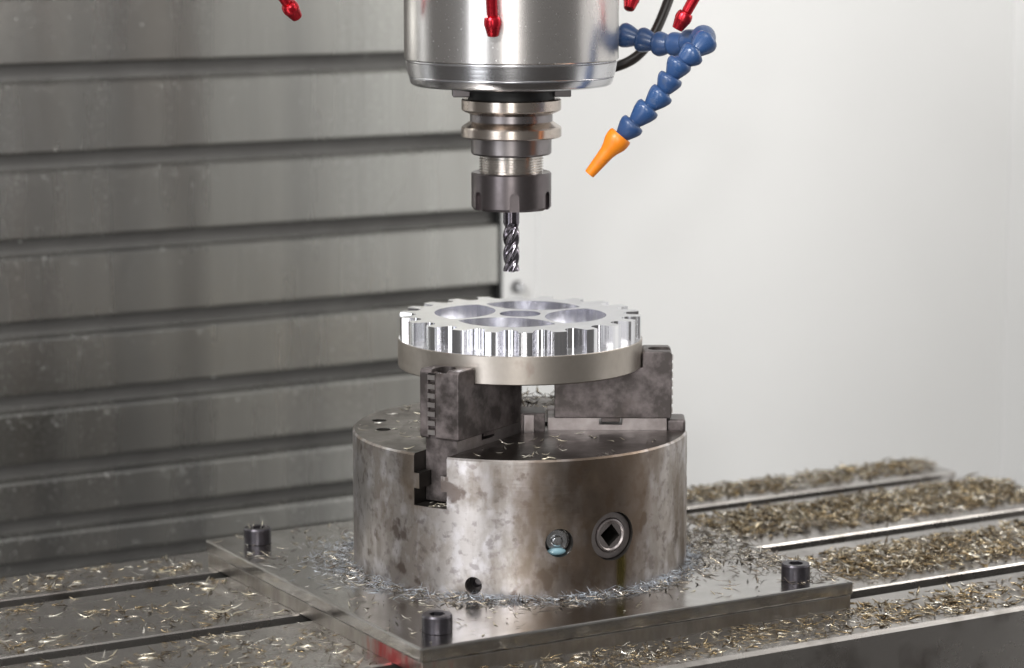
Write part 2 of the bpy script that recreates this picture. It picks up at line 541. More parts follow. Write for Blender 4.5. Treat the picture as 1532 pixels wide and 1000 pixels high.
b = thing('hex_bolt', 'small bright hexagon bolt on the white wall beside the steel cover', 'bolt', uv(0.2895, 0.5031, 0.0975), YAW)
obj('washer', lathe([(0, -0.0015), (0.0055, -0.0015), (0.0055, 0.0001), (0, 0.0001)], 24, mtx=Matrix.Rotation(R(90), 4, 'X')), 'key', b)
obj('bolt_head', prism([(0.0040 * math.cos(R(60 * k)), 0.0040 * math.sin(R(60 * k))) for k in range(6)], -0.007, -0.0012, 'y', bev=0.0006), 'chrome', b)

# ------------------------------------------------------------------ machine table with T-slots
SLOTS = (0.112, -0.004, -0.120)
VB, VF = 0.171, -0.193


def table_profile():
    pts = [(VF + 0.0022, 0.0), (VF + 0.0110, 0.0), (VF + 0.0114, -0.0012), (VF + 0.0128, -0.0012), (VF + 0.0132, 0.0)]
    for v in sorted(SLOTS):
        w, c = 0.008, 0.0009
        pts += [(v - w - c, 0), (v - w, -c), (v - w, -0.018), (v - 0.0145, -0.018), (v - 0.0145, -0.032), (v + 0.0145, -0.032),
                (v + 0.0145, -0.018), (v + w, -0.018), (v + w, -c), (v + w + c, 0)]
    pts += [(VB - 0.002, 0), (VB, -0.002), (VB, -0.085), (VF, -0.085), (VF, -0.0022)]
    return pts


tb = obj('machine_table', prism(table_profile(), -0.62, 0.434, 'x'), 'table', angle=20)
tb.rotation_euler = (0, 0, YAW)
tag(tb, 'long grey steel machine table with three T-slots, littered with metal chips', 'machine table')

# ------------------------------------------------------------------ mounting plate and its bolts
plate = thing('mounting_plate', 'square double steel mounting plate bolted to the machine table under the chuck', 'plate', (0, 0, 0), YAW)
PU0, PU1, PV0, PV1 = -0.146, 0.1395, -0.1465, 0.137
obj('upper_plate', box(PU0, PU1, PV0, PV1, 0.0084, ZP, 0.0011), 'plate', plate)
obj('lower_plate', box(PU0 + 0.001, PU1 - 0.001, PV0 + 0.001, PV1 - 0.001, -0.0002, 0.0082, 0.0006), 'plate_low', plate)['label'] = 'lower steel plate with a red paint smear near its corner'


def socket_bolt(u, v, label, rz):
    t = thing('socket_bolt', label, 'bolt', uv(u, v, ZP), rz, 'socket bolts of the mounting plate')
    o = obj('bolt_head', lathe([(0, -0.0002), (0.0080, -0.0002), (0.0084, 0.0004), (0.0084, 0.0088), (0.0078, 0.0098), (0.0052, 0.0098), (0, 0.0098)], 48), 'bolt', t)
    cut(o, [prism([(0.0046 * math.cos(R(60 * k)), 0.0046 * math.sin(R(60 * k))) for k in range(6)], 0.004, 0.02)])
    return t


socket_bolt(-0.1215, 0.113, 'black socket bolt with bright wire chips sticking out of its socket', 0.3)
socket_bolt(-0.122, -0.1205, 'black socket bolt standing on the plate corner above the red smear', 0.9)
socket_bolt(0.1125, -0.1265, 'black socket bolt beside the dense dark chips, between chuck and right plate corner', 0.1)

# ------------------------------------------------------------------ chuck
chuck = thing('lathe_chuck', 'round worn steel three-jaw chuck standing on the mounting plate', 'chuck', (0, 0, ZP))
HC = ZC - ZP
RC = 0.100
body = obj('chuck_body', lathe([(0, -0.0003), (RC - 0.0008, -0.0003), (RC, 0.0006), (RC, HC - 0.0011), (RC - 0.0011, HC), (0, HC)], 256,
                               mi=[0, 0, 0, 0, 1]), ['chuck', 'chuck_top', 'slot'], chuck)


def ang(a):       # a in degrees from the front (towards the camera), positive to the right
    return Matrix.Rotation(R(a - 90), 4, 'Z')     # +x axis of the result points outwards


JAWS = (-31.0, 89.0, 209.0)
cutters = [lathe([(0, 0.02), (0.021, 0.02), (0.021, 0.2), (0, 0.2)], 64)]
for a in JAWS:
    w, wn = 0.0110, 0.0073
    pr = [(-w, HC + 0.01), (w, HC + 0.01), (w, HC - 0.0112), (wn, HC - 0.0112), (wn, HC - 0.0200), (w, HC - 0.0200), (w, HC - 0.0300),
          (-w, HC - 0.0300), (-w, HC - 0.0200), (-wn, HC - 0.0200), (-wn, HC - 0.0112), (-w, HC - 0.0112)]
    c = prism(pr, 0.005, 0.14, 'x')
    bmesh.ops.transform(c, matrix=ang(a), verts=c.verts)
    cutters.append(c)


def radial(a, z, prof, n=40):
    """turned shape whose axis is the chuck's radius at angle a and height z; prof in (r, distance from the chuck axis)"""
    m = ang(a) @ Matrix.Translation((0, 0, z)) @ Matrix.Rotation(R(90), 4, 'Y')
    return lathe(prof, n, mtx=m)


ZSOCK, ZSCREW, ZHOLE = 0.0335, 0.0325, 0.0075
cutters.append(radial(31.9, ZSOCK, [(0, 0.078), (0.0142, 0.078), (0.0142, 0.12), (0, 0.12)]))
cutters.append(radial(12.7, ZSCREW, [(0, 0.0905), (0.0082, 0.0905), (0.0082, 0.12), (0, 0.12)]))
cutters.append(radial(-15.5, ZHOLE, [(0, 0.088), (0.0044, 0.088), (0.0050, 0.0975), (0.0054, 0.12), (0, 0.12)]))
for a, r in ((-102, 0.087), (-83, 0.082)):
    c = lathe([(0, HC - 0.012), (0.0045, HC - 0.012), (0.0045, HC + 0.01), (0, HC + 0.01)], 24)
    bmesh.ops.transform(c, matrix=ang(a) @ Matrix.Translation((r, 0, 0)), verts=c.verts)
    cutters.append(c)
cut(body, cutters)
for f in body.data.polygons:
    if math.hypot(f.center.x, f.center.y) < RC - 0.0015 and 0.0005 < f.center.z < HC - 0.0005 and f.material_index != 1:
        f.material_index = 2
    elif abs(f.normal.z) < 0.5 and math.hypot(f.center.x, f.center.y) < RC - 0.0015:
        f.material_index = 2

# key socket with a square hole
so = obj('key_socket', radial(31.9, ZSOCK, [(0, 0.0778), (0.0140, 0.0778), (0.0140, 0.0962), (0.0133, 0.0968), (0.0102, 0.0968), (0.0098, 0.0962), (0.0095, 0.0975),
                                            (0.0086, 0.0978), (0.0078, 0.0970), (0, 0.0968)], 64), ['master', 'slot'], chuck)
q = box(0.079, 0.11, -0.0047, 0.0047, -0.0047, 0.0047)
bmesh.ops.transform(q, matrix=ang(31.9) @ Matrix.Translation((0, 0, ZSOCK)) @ Matrix.Rotation(R(38), 4, 'X'), verts=q.verts)
cut(so, [q])
qm = (ang(31.9) @ Matrix.Translation((0, 0, ZSOCK))).inverted()
for f in so.data.polygons:
    c_ = qm @ Vector(f.center)
    if math.hypot(c_.y, c_.z) < 0.0068 and c_.x < 0.0962:
        f.material_index = 1  # shade of the square hole put into its colour
so['label'] = 'round key socket with a square hole in the chuck side'
sc = obj('screw', radial(12.7, ZSCREW, [(0, 0.0900), (0.0075, 0.0900), (0.0075, 0.0925), (0.0060, 0.0935), (0.0035, 0.0935), (0.0032, 0.0952), (0.0024, 0.0958), (0, 0.0960)]), 'chrome', chuck)
bl = bmesh.new()
bmesh.ops.create_uvsphere(bl, u_segments=24, v_segments=12, radius=1, matrix=ang(12.7) @ Matrix.Translation((0.0952, -0.0006, ZSCREW - 0.0060)) @ Matrix.Diagonal((0.0022, 0.0056, 0.0022, 1)))
obj('coolant_drop', bl, 'coolant', sc)
obj('set_screw', radial(-15.5, ZHOLE, [(0, 0.0875), (0.0046, 0.0875), (0.0046, 0.092), (0.0028, 0.0925), (0.0020, 0.0895), (0, 0.0895)]), 'key', chuck)
# bore insert seen between the jaws
obj('bore_sleeve', lathe([(0.0145, 0.0198), (0.0205, 0.0198), (0.0208, HC - 0.003), (0.0190, HC - 0.002), (0.0150, HC - 0.002), (0.0145, HC - 0.004)], 64), 'master', chuck)

for x0, x1, y0, y1, h, mm in ((-0.001, 0.0148, -0.0150, 0.006, 0.0108, 'jaw'), (0.0165, 0.0235, 0.012, 0.022, 0.0085, 'master'), (0.0020, 0.0085, -0.0162, -0.0148, 0.0100, 'master')):
    obj('centre_block', box(x0, x1, y0, y1, HC - 0.012, HC + h, 0.0004), mm, chuck)

# jaws: master jaw in the slot, reversed hard jaw on it with an outer step
H1 = 0.0378                       # disc rests here (above the chuck face)
H2 = 0.0475
JI, JS, JO, JW = 0.0205, 0.0725, 0.0900, 0.0130
for idx, a in enumerate(JAWS):
    A = ang(a) @ Matrix.Translation((0, 0, HC))
    prof = [(JI, 0.0075), (JO - 0.001, 0.0075), (JO, 0.0085), (JO, H2 - 0.0015), (JO - 0.0015, H2), (JS + 0.0012, H2), (JS, H2 - 0.0012), (JS, H1 + 0.0002), (JI, H1 + 0.0002)]
    jb = prism(prof, -JW, JW, 'y', bev=0.0006)
    bmesh.ops.transform(jb, matrix=A, verts=jb.verts)
    jaw = obj('jaw', jb, 'jaw', chuck)
    # counterbore in the top, notch towards the outer end, relief for the teeth
    c1 = lathe([(0, 0.02), (0.0055, 0.02), (0.0055, 0.08), (0, 0.08)], 32, mtx=A @ Matrix.Translation((0.0815, 0, 0)))
    c2 = box(0.0815, 0.10, -0.0052, 0.0052, H2 - 0.0018, H2 + 0.01)
    bmesh.ops.transform(c2, matrix=A, verts=c2.verts)
    c3 = box(JO - 0.0022, 0.10, -0.0072, -0.0022, -0.01, H2 - 0.002)
    bmesh.ops.transform(c3, matrix=A, verts=c3.verts)
    cut(jaw, [c1, c2, c3])
    for k in range(7):
        z0 = 0.0095 + k * 0.0053
        tp = [(JO - 0.0026, z0 - 0.0004), (JO + 0.0009, z0 + 0.0004), (JO + 0.0009, z0 + 0.0032), (JO - 0.0026, z0 + 0.0040)]
        tbm = prism(tp, -0.0071, -0.0023, 'y')
        bmesh.ops.transform(tbm, matrix=A, verts=tbm.verts)
        obj('tooth', tbm, 'tooth', jaw)
    mo = 0.0875
    # master jaw: guide shape filling the T of the slot, with a keyway below the hard jaw
    w, wn = 0.0106, 0.0069
    pr = [(-w, -0.0004), (w, -0.0004), (w, -0.0115), (wn, -0.0115), (wn, -0.0197), (w, -0.0203), (w, -0.0290), (-w, -0.0290), (-w, -0.0203), (-wn, -0.0197), (-wn, -0.0115), (-w, -0.0115)]
    gb = prism(pr, JI - 0.004, mo, 'x')
    bmesh.ops.transform(gb, matrix=A, verts=gb.verts)
    obj('jaw_guide', gb, 'jaw', jaw)
    mb = box(JI - 0.004, mo, -w, w, -0.0006, 0.0076, 0.0003)
    bmesh.ops.transform(mb, matrix=A, verts=mb.verts)
    mj = obj('master_jaw', mb, ['master', 'jaw'], jaw)
    for f in mj.data.polygons:
        if Vector(f.normal).dot(A.to_3x3() @ Vector((1, 0, 0))) > 0.9:
            f.material_index = 1
    k1 = box(0.047, 0.061, -0.02, 0.02, 0.0032, 0.03)
    bmesh.ops.transform(k1, matrix=A, verts=k1.verts)
    cut(mj, [k1])
    kb = box(0.0485, 0.0595, -JW + 0.0016, JW - 0.0016, 0.0050, 0.0080, 0.0003)
    bmesh.ops.transform(kb, matrix=A, verts=kb.verts)
    obj('key', kb, 'jaw', jaw)
    if idx == 1:
        eb = box(mo + 0.0002, 0.0985, -0.0100, 0.0100, -0.008, 0.0062, 0.0015)
        bmesh.ops.transform(eb, matrix=A, verts=eb.verts)
        obj('jaw_stop', eb, 'jaw', jaw)

# ------------------------------------------------------------------ workpiece: steel blank with the milled gear on it
ZD = ZC + H1
work = thing('gear_workpiece', 'round metal workpiece with a bright milled gear on top, held in the chuck jaws', 'workpiece', (0, 0, ZD))
RD, TD, TG = 0.0727, 0.0168, 0.0136
obj('blank_disc', lathe([(0, 0), (RD - 0.0006, 0), (RD, 0.0006), (RD, TD - 0.0004), (RD - 0.0004, TD), (0, TD)], 192, mi=[0, 0, 0, 0, 1]), ['disc', 'gear_floor'], work)
NT, A0 = 22, 2.5
RG = RD - 0.0009
outline = []
pitch = 2 * math.pi / NT
th_, rr, dep = 0.0038 / RG, 0.0046, 0.0102      # half tip angle, root radius, depth of the gaps
for k in range(NT):
    tip = R(A0 - 90) + k * pitch
    for q_ in np.linspace(-th_, th_, 5):
        ra = RG - 0.0003 * (abs(q_) / th_) ** 4
        outline.append((ra * math.cos(tip + q_), ra * math.sin(tip + q_)))
    ga = tip + pitch / 2
    rc = RG - dep + rr
    cx, cy = rc * math.cos(ga), rc * math.sin(ga)
    for q_ in np.linspace(-R(78), R(78), 15):
        aa = ga + math.pi - q_
        outline.append((cx + rr * math.cos(aa) * 1.0, cy + rr * math.sin(aa)))
# points run anticlockwise: order each root from the previous tip to the next one
loops = [outline, [(0.0122 * math.cos(2 * math.pi * k / 64), 0.0122 * math.sin(2 * math.pi * k / 64)) for k in range(64)]]
# four lens-shaped windows
hw, sag, mid = 0.0292, 0.0178, 0.0338
RL = (hw * hw + sag * sag) / (2 * sag)
al = math.asin(hw / RL)
for k in range(4):
    ca = R(-90 - 13.5 + 90 * k)
    lp = []
    for s in np.linspace(-al, al, 28)[:-1]:
        lp.append((mid + RL * math.cos(s) - (RL - sag), RL * math.sin(s)))
    for s in np.linspace(al, -al, 28)[:-1]:
        lp.append((mid - RL * math.cos(s) + (RL - sag), RL * math.sin(s)))
    loops.append([(x * math.cos(ca) - y * math.sin(ca), x * math.sin(ca) + y * math.cos(ca)) for x, y in lp])
gr = obj('gear_wheel', holed_prism(loops, TD - 0.0002, TD + TG), ['gear_side', 'gear_top'], work, angle=25)
gr['label'] = 'bright milled gear with deep scalloped gaps between teeth and lens-shaped windows'

# ------------------------------------------------------------------ spindle
SX = -0.0052
ZS = 0.3010                       # lower face of the spindle nose
sp = thing('spindle_head', 'polished steel spindle nose hanging above the workpiece', 'spindle', (SX, 0, ZS))
obj('housing', lathe([(0, 0.0149), (0.0612, 0.0149), (0.0623, 0.0152), (0.0628, 0.0158), (0.0628, 0.30), (0, 0.30)], 192), 'spindle', sp)
obj('nose_ring', lathe([(0.02, 0.0055), (0.0600, 0.0055), (0.0606, 0.0060), (0.0620, 0.0138), (0.0614, 0.0143), (0.0605, 0.0143), (0.0605, 0.0151), (0.02, 0.0151)], 192), 'ring', sp)
obj('nose_ring', lathe([(0.02, 0.0), (0.0570, 0.0), (0.0586, 0.0008), (0.0594, 0.0022), (0.0601, 0.0048), (0.0596, 0.0051), (0.0590, 0.0051), (0.0590, 0.0057), (0.02, 0.0057)], 192), 'ring', sp)
obj('gap_shade_ring', lathe([(0, -0.0030), (0.0295, -0.0030), (0.0310, 0.0002), (0, 0.0002)], 96), 'black', sp)  # black ring stands in for the shaded gap above the flange
for s in (-1, 1):
    kb = box(0.0245, 0.0346, -0.0078, 0.0078, -0.0068, 0.0002, 0.0006)
    bmesh.ops.transform(kb, matrix=Matrix.Rotation(R(4) + (0 if s > 0 else math.pi), 4, 'Z'), verts=kb.verts)
    obj('drive_key', kb, 'key', sp)


def zy(y):        # height on the spindle axis seen at photo row y
    return pix(765, y, 0).z


th = thing('tool_holder', 'steel collet tool holder with a grooved flange under the spindle', 'tool holder', (SX, 0, 0))
z = [zy(k) for k in (133, 147.5, 149, 165.5, 170.5, 181, 189, 191, 203, 205, 206, 228, 230.5)]
obj('flange', lathe([(0, z[0]), (0.0255, z[0]), (0.0255, z[1]), (0.0286, z[1]), (0.0293, z[2]), (0.0293, z[3] + 0.0008), (0.0286, z[3]), (0.0243, z[4]), (0.0243, z[5]),
                     (0.0290, z[6]), (0.0295, z[7]), (0.0295, z[8]), (0.0286, z[9]), (0.0200, z[9]), (0, z[9])], 128,
                    mi=[2, 2, 0, 0, 0, 0, 0, 1, 0, 0, 0, 0, 0, 0]), ['flange', 'holder', 'black'], th)  # upper collar coloured black for the shade in the gap
obj('collar', lathe([(0, z[9]), (0.0234, z[9] + 0.0002), (0.0237, z[10]), (0.0237, z[11]), (0.0229, z[12]), (0, z[12])], 128), 'holder', th)
# threaded neck
zt, zn = z[12], zy(258)
prof = [(0, zt + 0.001), (0.0180, zt + 0.001), (0.0180, zt - 0.0005)]
zz = zt - 0.0008
while zz > zn - 0.0015:
    prof += [(0.0190, zz), (0.0190, zz - 0.0003), (0.0179, zz - 0.0008), (0.0179, zz - 0.00105)]
    zz -= 0.00155
prof += [(0.0181, zz), (0, zz)]
obj('thread', lathe(prof, 96), 'thread', th, angle=20)
# collet nut with six spanner slots
n0, n1 = zy(257), zy(312)
nut = obj('collet_nut', lathe([(0.0172, n0 - 0.0012), (0.0205, n0 - 0.0006), (0.0228, n0), (0.0236, n0 - 0.0008), (0.0236, n1 + 0.0016), (0.0224, n1), (0.0085, n1), (0.0066, n1 + 0.003), (0.0052, n1 + 0.004), (0.0052, n0 - 0.006), (0.0172, n0 - 0.006)], 128), 'nut', th)
bm0 = nut.data
cs = []
for k in range(6):
    a = 4.6 + 60 * k
    m = Matrix.Rotation(R(a - 90), 4, 'Z')
    c = box(0.0212, 0.03, -0.0029, 0.0029, n1 - 0.005, n1 + 0.0082)
    bmesh.ops.transform(c, matrix=m, verts=c.verts)
    cs.append(c)
    c = lathe([(0, 0.0212), (0.00291, 0.0212), (0.00291, 0.03), (0, 0.03)], 32, mtx=m @ Matrix.Translation((0, 0, n1 + 0.0082)) @ Matrix.Rotation(R(90), 4, 'Y'))
    cs.append(c)
bmt = bmesh.new()
bmt.from_mesh(nut.data)
bmt.verts.ensure_lookup_table()
# close the turned profile so that the cut is clean
bot = [e for e in bmt.edges if len(e.link_faces) == 1]
bmesh.ops.bridge_loops(bmt, edges=bot)
bmesh.ops.recalc_face_normals(bmt, faces=bmt.faces)
bmt.to_mesh(nut.data)
bmt.free()
cut(nut, cs)
nut['label'] = 'dark collet nut with upright spanner slots'

# end mill with helical flutes
ml = thing('end_mill', 'four-flute end mill clamped in the collet nut above the gear', 'end mill', (SX, 0, zy(406)))
Lm = n1 + 0.004 - zy(406)
bm = bmesh.new()
NA, NZ, RM = 64, 90, 0.0048
rows = []
for i in range(NZ + 1):
    h = Lm * i / NZ
    fl = max(0.0, min(1.0, (0.029 - h) / 0.004))       # flutes run out into the shank
    tw = h / 0.044 * 2 * math.pi
    row = []
    for k in range(NA):
        a = 2 * math.pi * k / NA
        p = ((a - tw) / (math.pi / 2)) % 1.0
        d = 0.0 if p < 0.22 else math.sin(math.pi * (p - 0.22) / 0.78) ** 0.7
        r = RM * (1 - 0.36 * d * fl)
        row.append(bm.verts.new((r * math.cos(a), r * math.sin(a), h)))
    rows.append(row)
for a, b2 in zip(rows, rows[1:]):
    for k in range(NA):
        bm.faces.new((a[k], a[(k + 1) % NA], b2[(k + 1) % NA], b2[k]))
bm.faces.new(rows[-1])
c = bm.verts.new((0, 0, 0.0012))
for k in range(NA):
    bm.faces.new((rows[0][(k + 1) % NA], rows[0][k], c))
obj('fluted_cutter', bm, 'mill', ml, angle=40)


# ------------------------------------------------------------------ red coolant nozzles
def nozzle(label, tip, up):
    d = (tip - up).normalized()
    t = thing('coolant_nozzle', label, 'nozzle', up, 0, 'red coolant nozzles around the spindle')
    L = (tip - up).length
    ex = 0.035                     # the stem goes on above the frame
    m = aim(Vector((0, 0, 0)), d)
    obj('stem', lathe([(0, -ex), (0.0042, -ex), (0.0042, -0.012), (0.0034, -0.004), (0.0031, L - 0.0118), (0.0027, L - 0.0108), (0, L - 0.0108)], 32, mtx=m), 'red', t)
    tp = obj('tip', lathe([(0, L - 0.0110), (0.0040, L - 0.0110), (0.0046, L - 0.0100), (0.0050, L - 0.0080), (0.0049, L - 0.0062), (0.0046, L - 0.0055), (0.0033, L - 0.0004),
                           (0.0030, L), (0.0017, L), (0.0016, L - 0.003)], 32, mtx=m), 'red', t)
    obj('bore', lathe([(0, L - 0.0028), (0.00165, L - 0.0028), (0.00165, L - 0.0003), (0, L - 0.0012)], 20, mtx=m), 'red_bore', tp)
    return t


nozzle('red coolant nozzle pointing down to the spindle in front of the stainless cover', pix(445, 27, -0.01), pix(414, -18, -0.02))
nozzle('red coolant nozzle hanging straight down in front of the polished spindle', pix(738, 54, -0.085), pix(735, -14, -0.090))
nozzle('red coolant nozzle between the polished spindle and the black hose', pix(941, 14, 0.05), pix(952, -30, 0.06))
nozzle('red coolant nozzle above the bend of the blue hose', pix(1013, 44, -0.012), pix(1043, -10, -0.014))

# ------------------------------------------------------------------ black hose behind the blue one
hp = [pix(1012, -40, 0.075), pix(1002, -5, 0.07), pix(985, 38, 0.062), pix(968, 68, 0.056), pix(948, 88, 0.052), pix(922, 100, 0.05), pix(895, 105, 0.05)]
ho = obj('rubber_hose', tube(spline(hp, 8), 0.0031, 18), 'rubber')
tag(ho, 'thin black rubber hose curving behind the blue segmented hose', 'hose')

# ------------------------------------------------------------------ blue segmented hose with orange nozzle
path = [(905, 49, 0.035), (933, 52.5, 0.030), (960, 59.5, 0.024), (986, 66, 0.018), (1009, 67, 0.010), (1031, 63, 0.000), (1052, 56.5, -0.012), (1056, 62, -0.028),
        (1037, 80, -0.034), (1017, 95, -0.036), (1003, 118, -0.036), (990, 141, -0.036), (969, 163, -0.036), (946, 187, -0.036), (927, 207, -0.036)]
pts = [pix(*q) for q in path]
hs = thing('segmented_hose', 'blue segmented coolant hose with an orange nozzle beside the spindle', 'coolant hose', pts[0])
for a, b2 in zip(pts, pts[1:]):
    L = (b2 - a).length
    k = L / 0.0105
    prof = [(0.0038, -0.0012), (0.0060, -0.0018), (0.0069, -0.0013), (0.0074, 0.0003), (0.0073, 0.0015), (0.0066, 0.0036 * k), (0.0048, 0.0074 * k), (0.0041, 0.0086 * k),
            (0.0050, 0.0099 * k), (0.0054, 0.0115 * k), (0.0048, 0.0134 * k), (0.0032, 0.0142 * k)]
    obj('hose_segment', lathe(prof, 36, mtx=aim(a - pts[0], b2 - a)), 'blue', hs, angle=45)
nz0, nz1 = pix(929, 203, -0.036), pix(881.5, 261, -0.036)
Ln = (nz1 - nz0).length
obj('orange_nozzle', lathe([(0.0040, 0.0), (0.0066, -0.0002), (0.0072, 0.0008), (0.0073, 0.0034), (0.0069, 0.0058), (0.0052, 0.0100), (0.0044, 0.0130), (0.0031, Ln - 0.0006), (0.0029, Ln), (0.0021, Ln), (0.0020, Ln - 0.008), (0, Ln - 0.008)], 40,
                           mtx=aim(nz0 - pts[0], nz1 - nz0)), 'orange', hs, angle=45)['label'] = 'orange tapered nozzle at the end of the blue hose'


# ------------------------------------------------------------------ metal chips
def chip_shape(L, w, h, bend, lift, seg=5):
    """vertices of one curled sliver, triangular in section, tapering to both ends"""
    V = []
    skew = random.uniform(-0.45, 0.45)
    for i in range(seg):
        t = i / (seg - 1) * 2 - 1
        ang_ = bend * t
        rad = L / max(2 * bend, 1e-3)
        x = rad * math.sin(ang_)
        y = rad * (1 - math.cos(ang_))
        zz = lift * t * t * L
        k = max(0.12, 1 - abs(t - skew * (1 - t * t)) ** 1.8) * random.uniform(0.75, 1.15)
        zz += random.uniform(-0.02, 0.02) * L
        nx, ny = -math.sin(ang_), math.cos(ang_)
        V += [(x - nx * w * k / 2, y - ny * w * k / 2, zz), (x, y, zz + h * k), (x + nx * w * k / 2, y + ny * w * k / 2, zz)]
    return V


def chip_faces(seg=5):
    F = []
    for i in range(seg - 1):
        a, b2 = 3 * i, 3 * i + 3
        for p, q_ in ((0, 1), (1, 2), (2, 0)):
            F.append((a + p, a + q_, b2 + q_, b2 + p))
    return F


SHAPES = []
for k in range(14):
    L = random.uniform(0.6, 1.25)
    SHAPES.append(np.array(chip_shape(L, random.uniform(0.10, 0.24), random.uniform(0.04, 0.10), random.choice((0.05, 0.1, 0.18, 0.3, 0.5, 0.9)), random.uniform(-0.05, 0.22))))
FACES = np.array(chip_faces())
NV = len(SHAPES[0])


def rot(yaw, tilt, roll):
    return np.array(Matrix.Rotation(yaw, 3, 'Z') @ Matrix.Rotation(tilt, 3, 'Y') @ Matrix.Rotation(roll, 3, 'X'))


def chips(name, places, m, label, cat, tilt=0.3):
    """places: list of (x, y, z, length, stretch)"""
    VV, FF = [], []
    for i, (x, y, z0, L, st) in enumerate(places):
        s = SHAPES[i % len(SHAPES)] * np.array([L, L * st, L * st])
        Rm = rot(random.uniform(0, 6.283), random.gauss(0, tilt), random.gauss(0, tilt * 1.6))
        v = s @ Rm.T
        v[:, 2] -= v[:, 2].min()
        v += np.array([x, y, z0 - 0.0002])
        VV.append(v)
        FF.append(FACES + i * NV)
    me = bpy.data.meshes.new(name)
    me.from_pydata(np.concatenate(VV).tolist(), [], np.concatenate(FF).tolist())
    me.polygons.foreach_set('use_smooth', [True] * len(me.polygons))
    me.materials.append(M[m])
    o = link(bpy.data.objects.new(name, me))
    return tag(o, label, cat, None, 'stuff')


def on_slot(v, pad=0.0):
    return any(abs(v - s) < 0.010 + pad for s in SLOTS)


def in_plate(u, v, pad=0.0):
    return PU0 - pad < u < PU1 + pad and PV0 - pad < v < PV1 + pad


def clump(u, v, f):
    return 0.5 + 0.5 * math.sin(u * f + 1.3 * math.sin(v * f * 1.7)) * math.sin(v * f * 1.3 + 1.1 * math.sin(u * f * 0.8 + 2))


P = []
# heaped chips on the right of the table
while len(P) < 7600:
    u, v = random.uniform(0.13, 0.432), random.uniform(VF + 0.006, VB - 0.003)
    if in_plate(u, v, 0.001):
        continue
    lane = None
    for lo, hi, dens in ((0.130, 0.172, 0.75), (0.016, 0.098, 1.0), (-0.106, -0.024, 0.9), (-0.190, -0.134, 0.28)):
        if lo < v < hi:
            e = min(v - lo, hi - v) / (hi - lo) * 2
            lane = (dens, min(1, e * 2.2))
    if lane is None:
        continue
    dens, e = lane
    d = dens * e * (0.35 + 0.65 * clump(u, v, 90))
    if dens > 0.5 and u < 0.20:
        d *= 0.5
    if random.random() > d:
        continue
    heap = 0.0050 * e * dens * (0.4 + 0.6 * clump(u, v, 55))
    q = uv(u, v)
    P.append((q.x, q.y, random.uniform(0, 1) ** 1.3 * heap, random.uniform(0.0045, 0.0118), random.uniform(0.9, 1.7)))
# along the front strip below the plate and the left of the table
n = 0
while n < 1300:
    u, v = random.uniform(-0.2, 0.2), random.uniform(VF + 0.004, PV0 - 0.002)
    if random.random() > 0.25 + 0.75 * clump(u, v, 70):
        continue
    q = uv(u, v)
    P.append((q.x, q.y, random.uniform(0, 0.0014), random.uniform(0.004, 0.0085), random.uniform(0.7, 1.2)))
    n += 1
n = 0
while n < 2400:
    u, v = random.uniform(-0.42, PU0 - 0.001), random.uniform(VF + 0.004, VB - 0.004)
    if on_slot(v) or random.random() > 0.08 + 0.92 * clump(u, v, 60) ** 2:
        continue
    q = uv(u, v)
    P.append((q.x, q.y, random.uniform(0, 0.0006), random.uniform(0.0025, 0.0085), random.uniform(0.6, 1.1)))
    n += 1
for s in SLOTS:
    for k in range(60):
        u = random.uniform(-0.4, 0.42)
        q = uv(u, s + random.uniform(-0.006, 0.006))
        P.append((q.x, q.y, -0.032 + random.uniform(0, 0.001), random.uniform(0.004, 0.008), 1))
chips('metal_chips', P, 'chips_gold', 'golden brown metal chips heaped along the machine table', 'metal chips', 0.19)

P = []
n = 0
while n < 2900:
    u, v = random.uniform(PU0 + 0.002, PU1 - 0.002), random.uniform(PV0 + 0.002, PV1 - 0.002)
    r = math.hypot(u, v)
    if r < RC + 0.001:
        continue
    # the right-hand corner is thickly covered, the rest thinly
    d = 0.035 + 0.95 * max(0, min(1, (u + 0.55 * v - 0.03) / 0.07)) * (0.35 + 0.65 * clump(u, v, 80))
    d += 0.55 * max(0, 1 - (r - RC) / 0.022)
    if v < -0.115 and u < 0.06:
        d *= 0.35
    if random.random() > d:
        continue
    q = uv(u, v)
    P.append((q.x, q.y, ZP + random.uniform(0, 0.0016), random.uniform(0.004, 0.0100), random.uniform(0.55, 1.05)))
    n += 1
chips('metal_chips', P, 'chips_dark', 'dark and silver metal chips scattered over the mounting plate round the chuck', 'metal chips', 0.22)

# fine wiry swarf washed against the foot of the chuck
P = []
for k in range(5200):
    a = random.uniform(0, 2 * math.pi)
    side = max(0, math.cos(a - R(186))) ** 3                   # thicker on the left
    r = RC + 0.0005 + abs(random.gauss(0, 0.0042 + 0.012 * side))
    x, y = r * math.cos(a), r * math.sin(a)
    if not in_plate(Vector((x, y, 0)).dot(TU), Vector((x, y, 0)).dot(TV), -0.002):
        continue
    if random.random() > 0.25 + 0.75 * clump(x, y, 110):
        continue
    hgt = max(0, 0.0036 * (1 - (r - RC) / (0.012 + 0.022 * side)))
    P.append((x, y, ZP + random.uniform(0, 1) * hgt, random.uniform(0.0035, 0.008), random.uniform(0.22, 0.45)))
chips('fine_swarf', P, 'swarf', 'fine bluish white swarf lying in a ring round the foot of the chuck', 'swarf', 0.25)

# single chips one can pick out
MESH = []
for k in range(12):
    v = SHAPES[k] * 0.0085
    me = bpy.data.meshes.new('metal_chip')
    me.from_pydata(v.tolist(), [], FACES.tolist())
    me.polygons.foreach_set('use_smooth', [True] * len(me.polygons))
    me.materials.append(M['chip'])
    MESH.append(me)


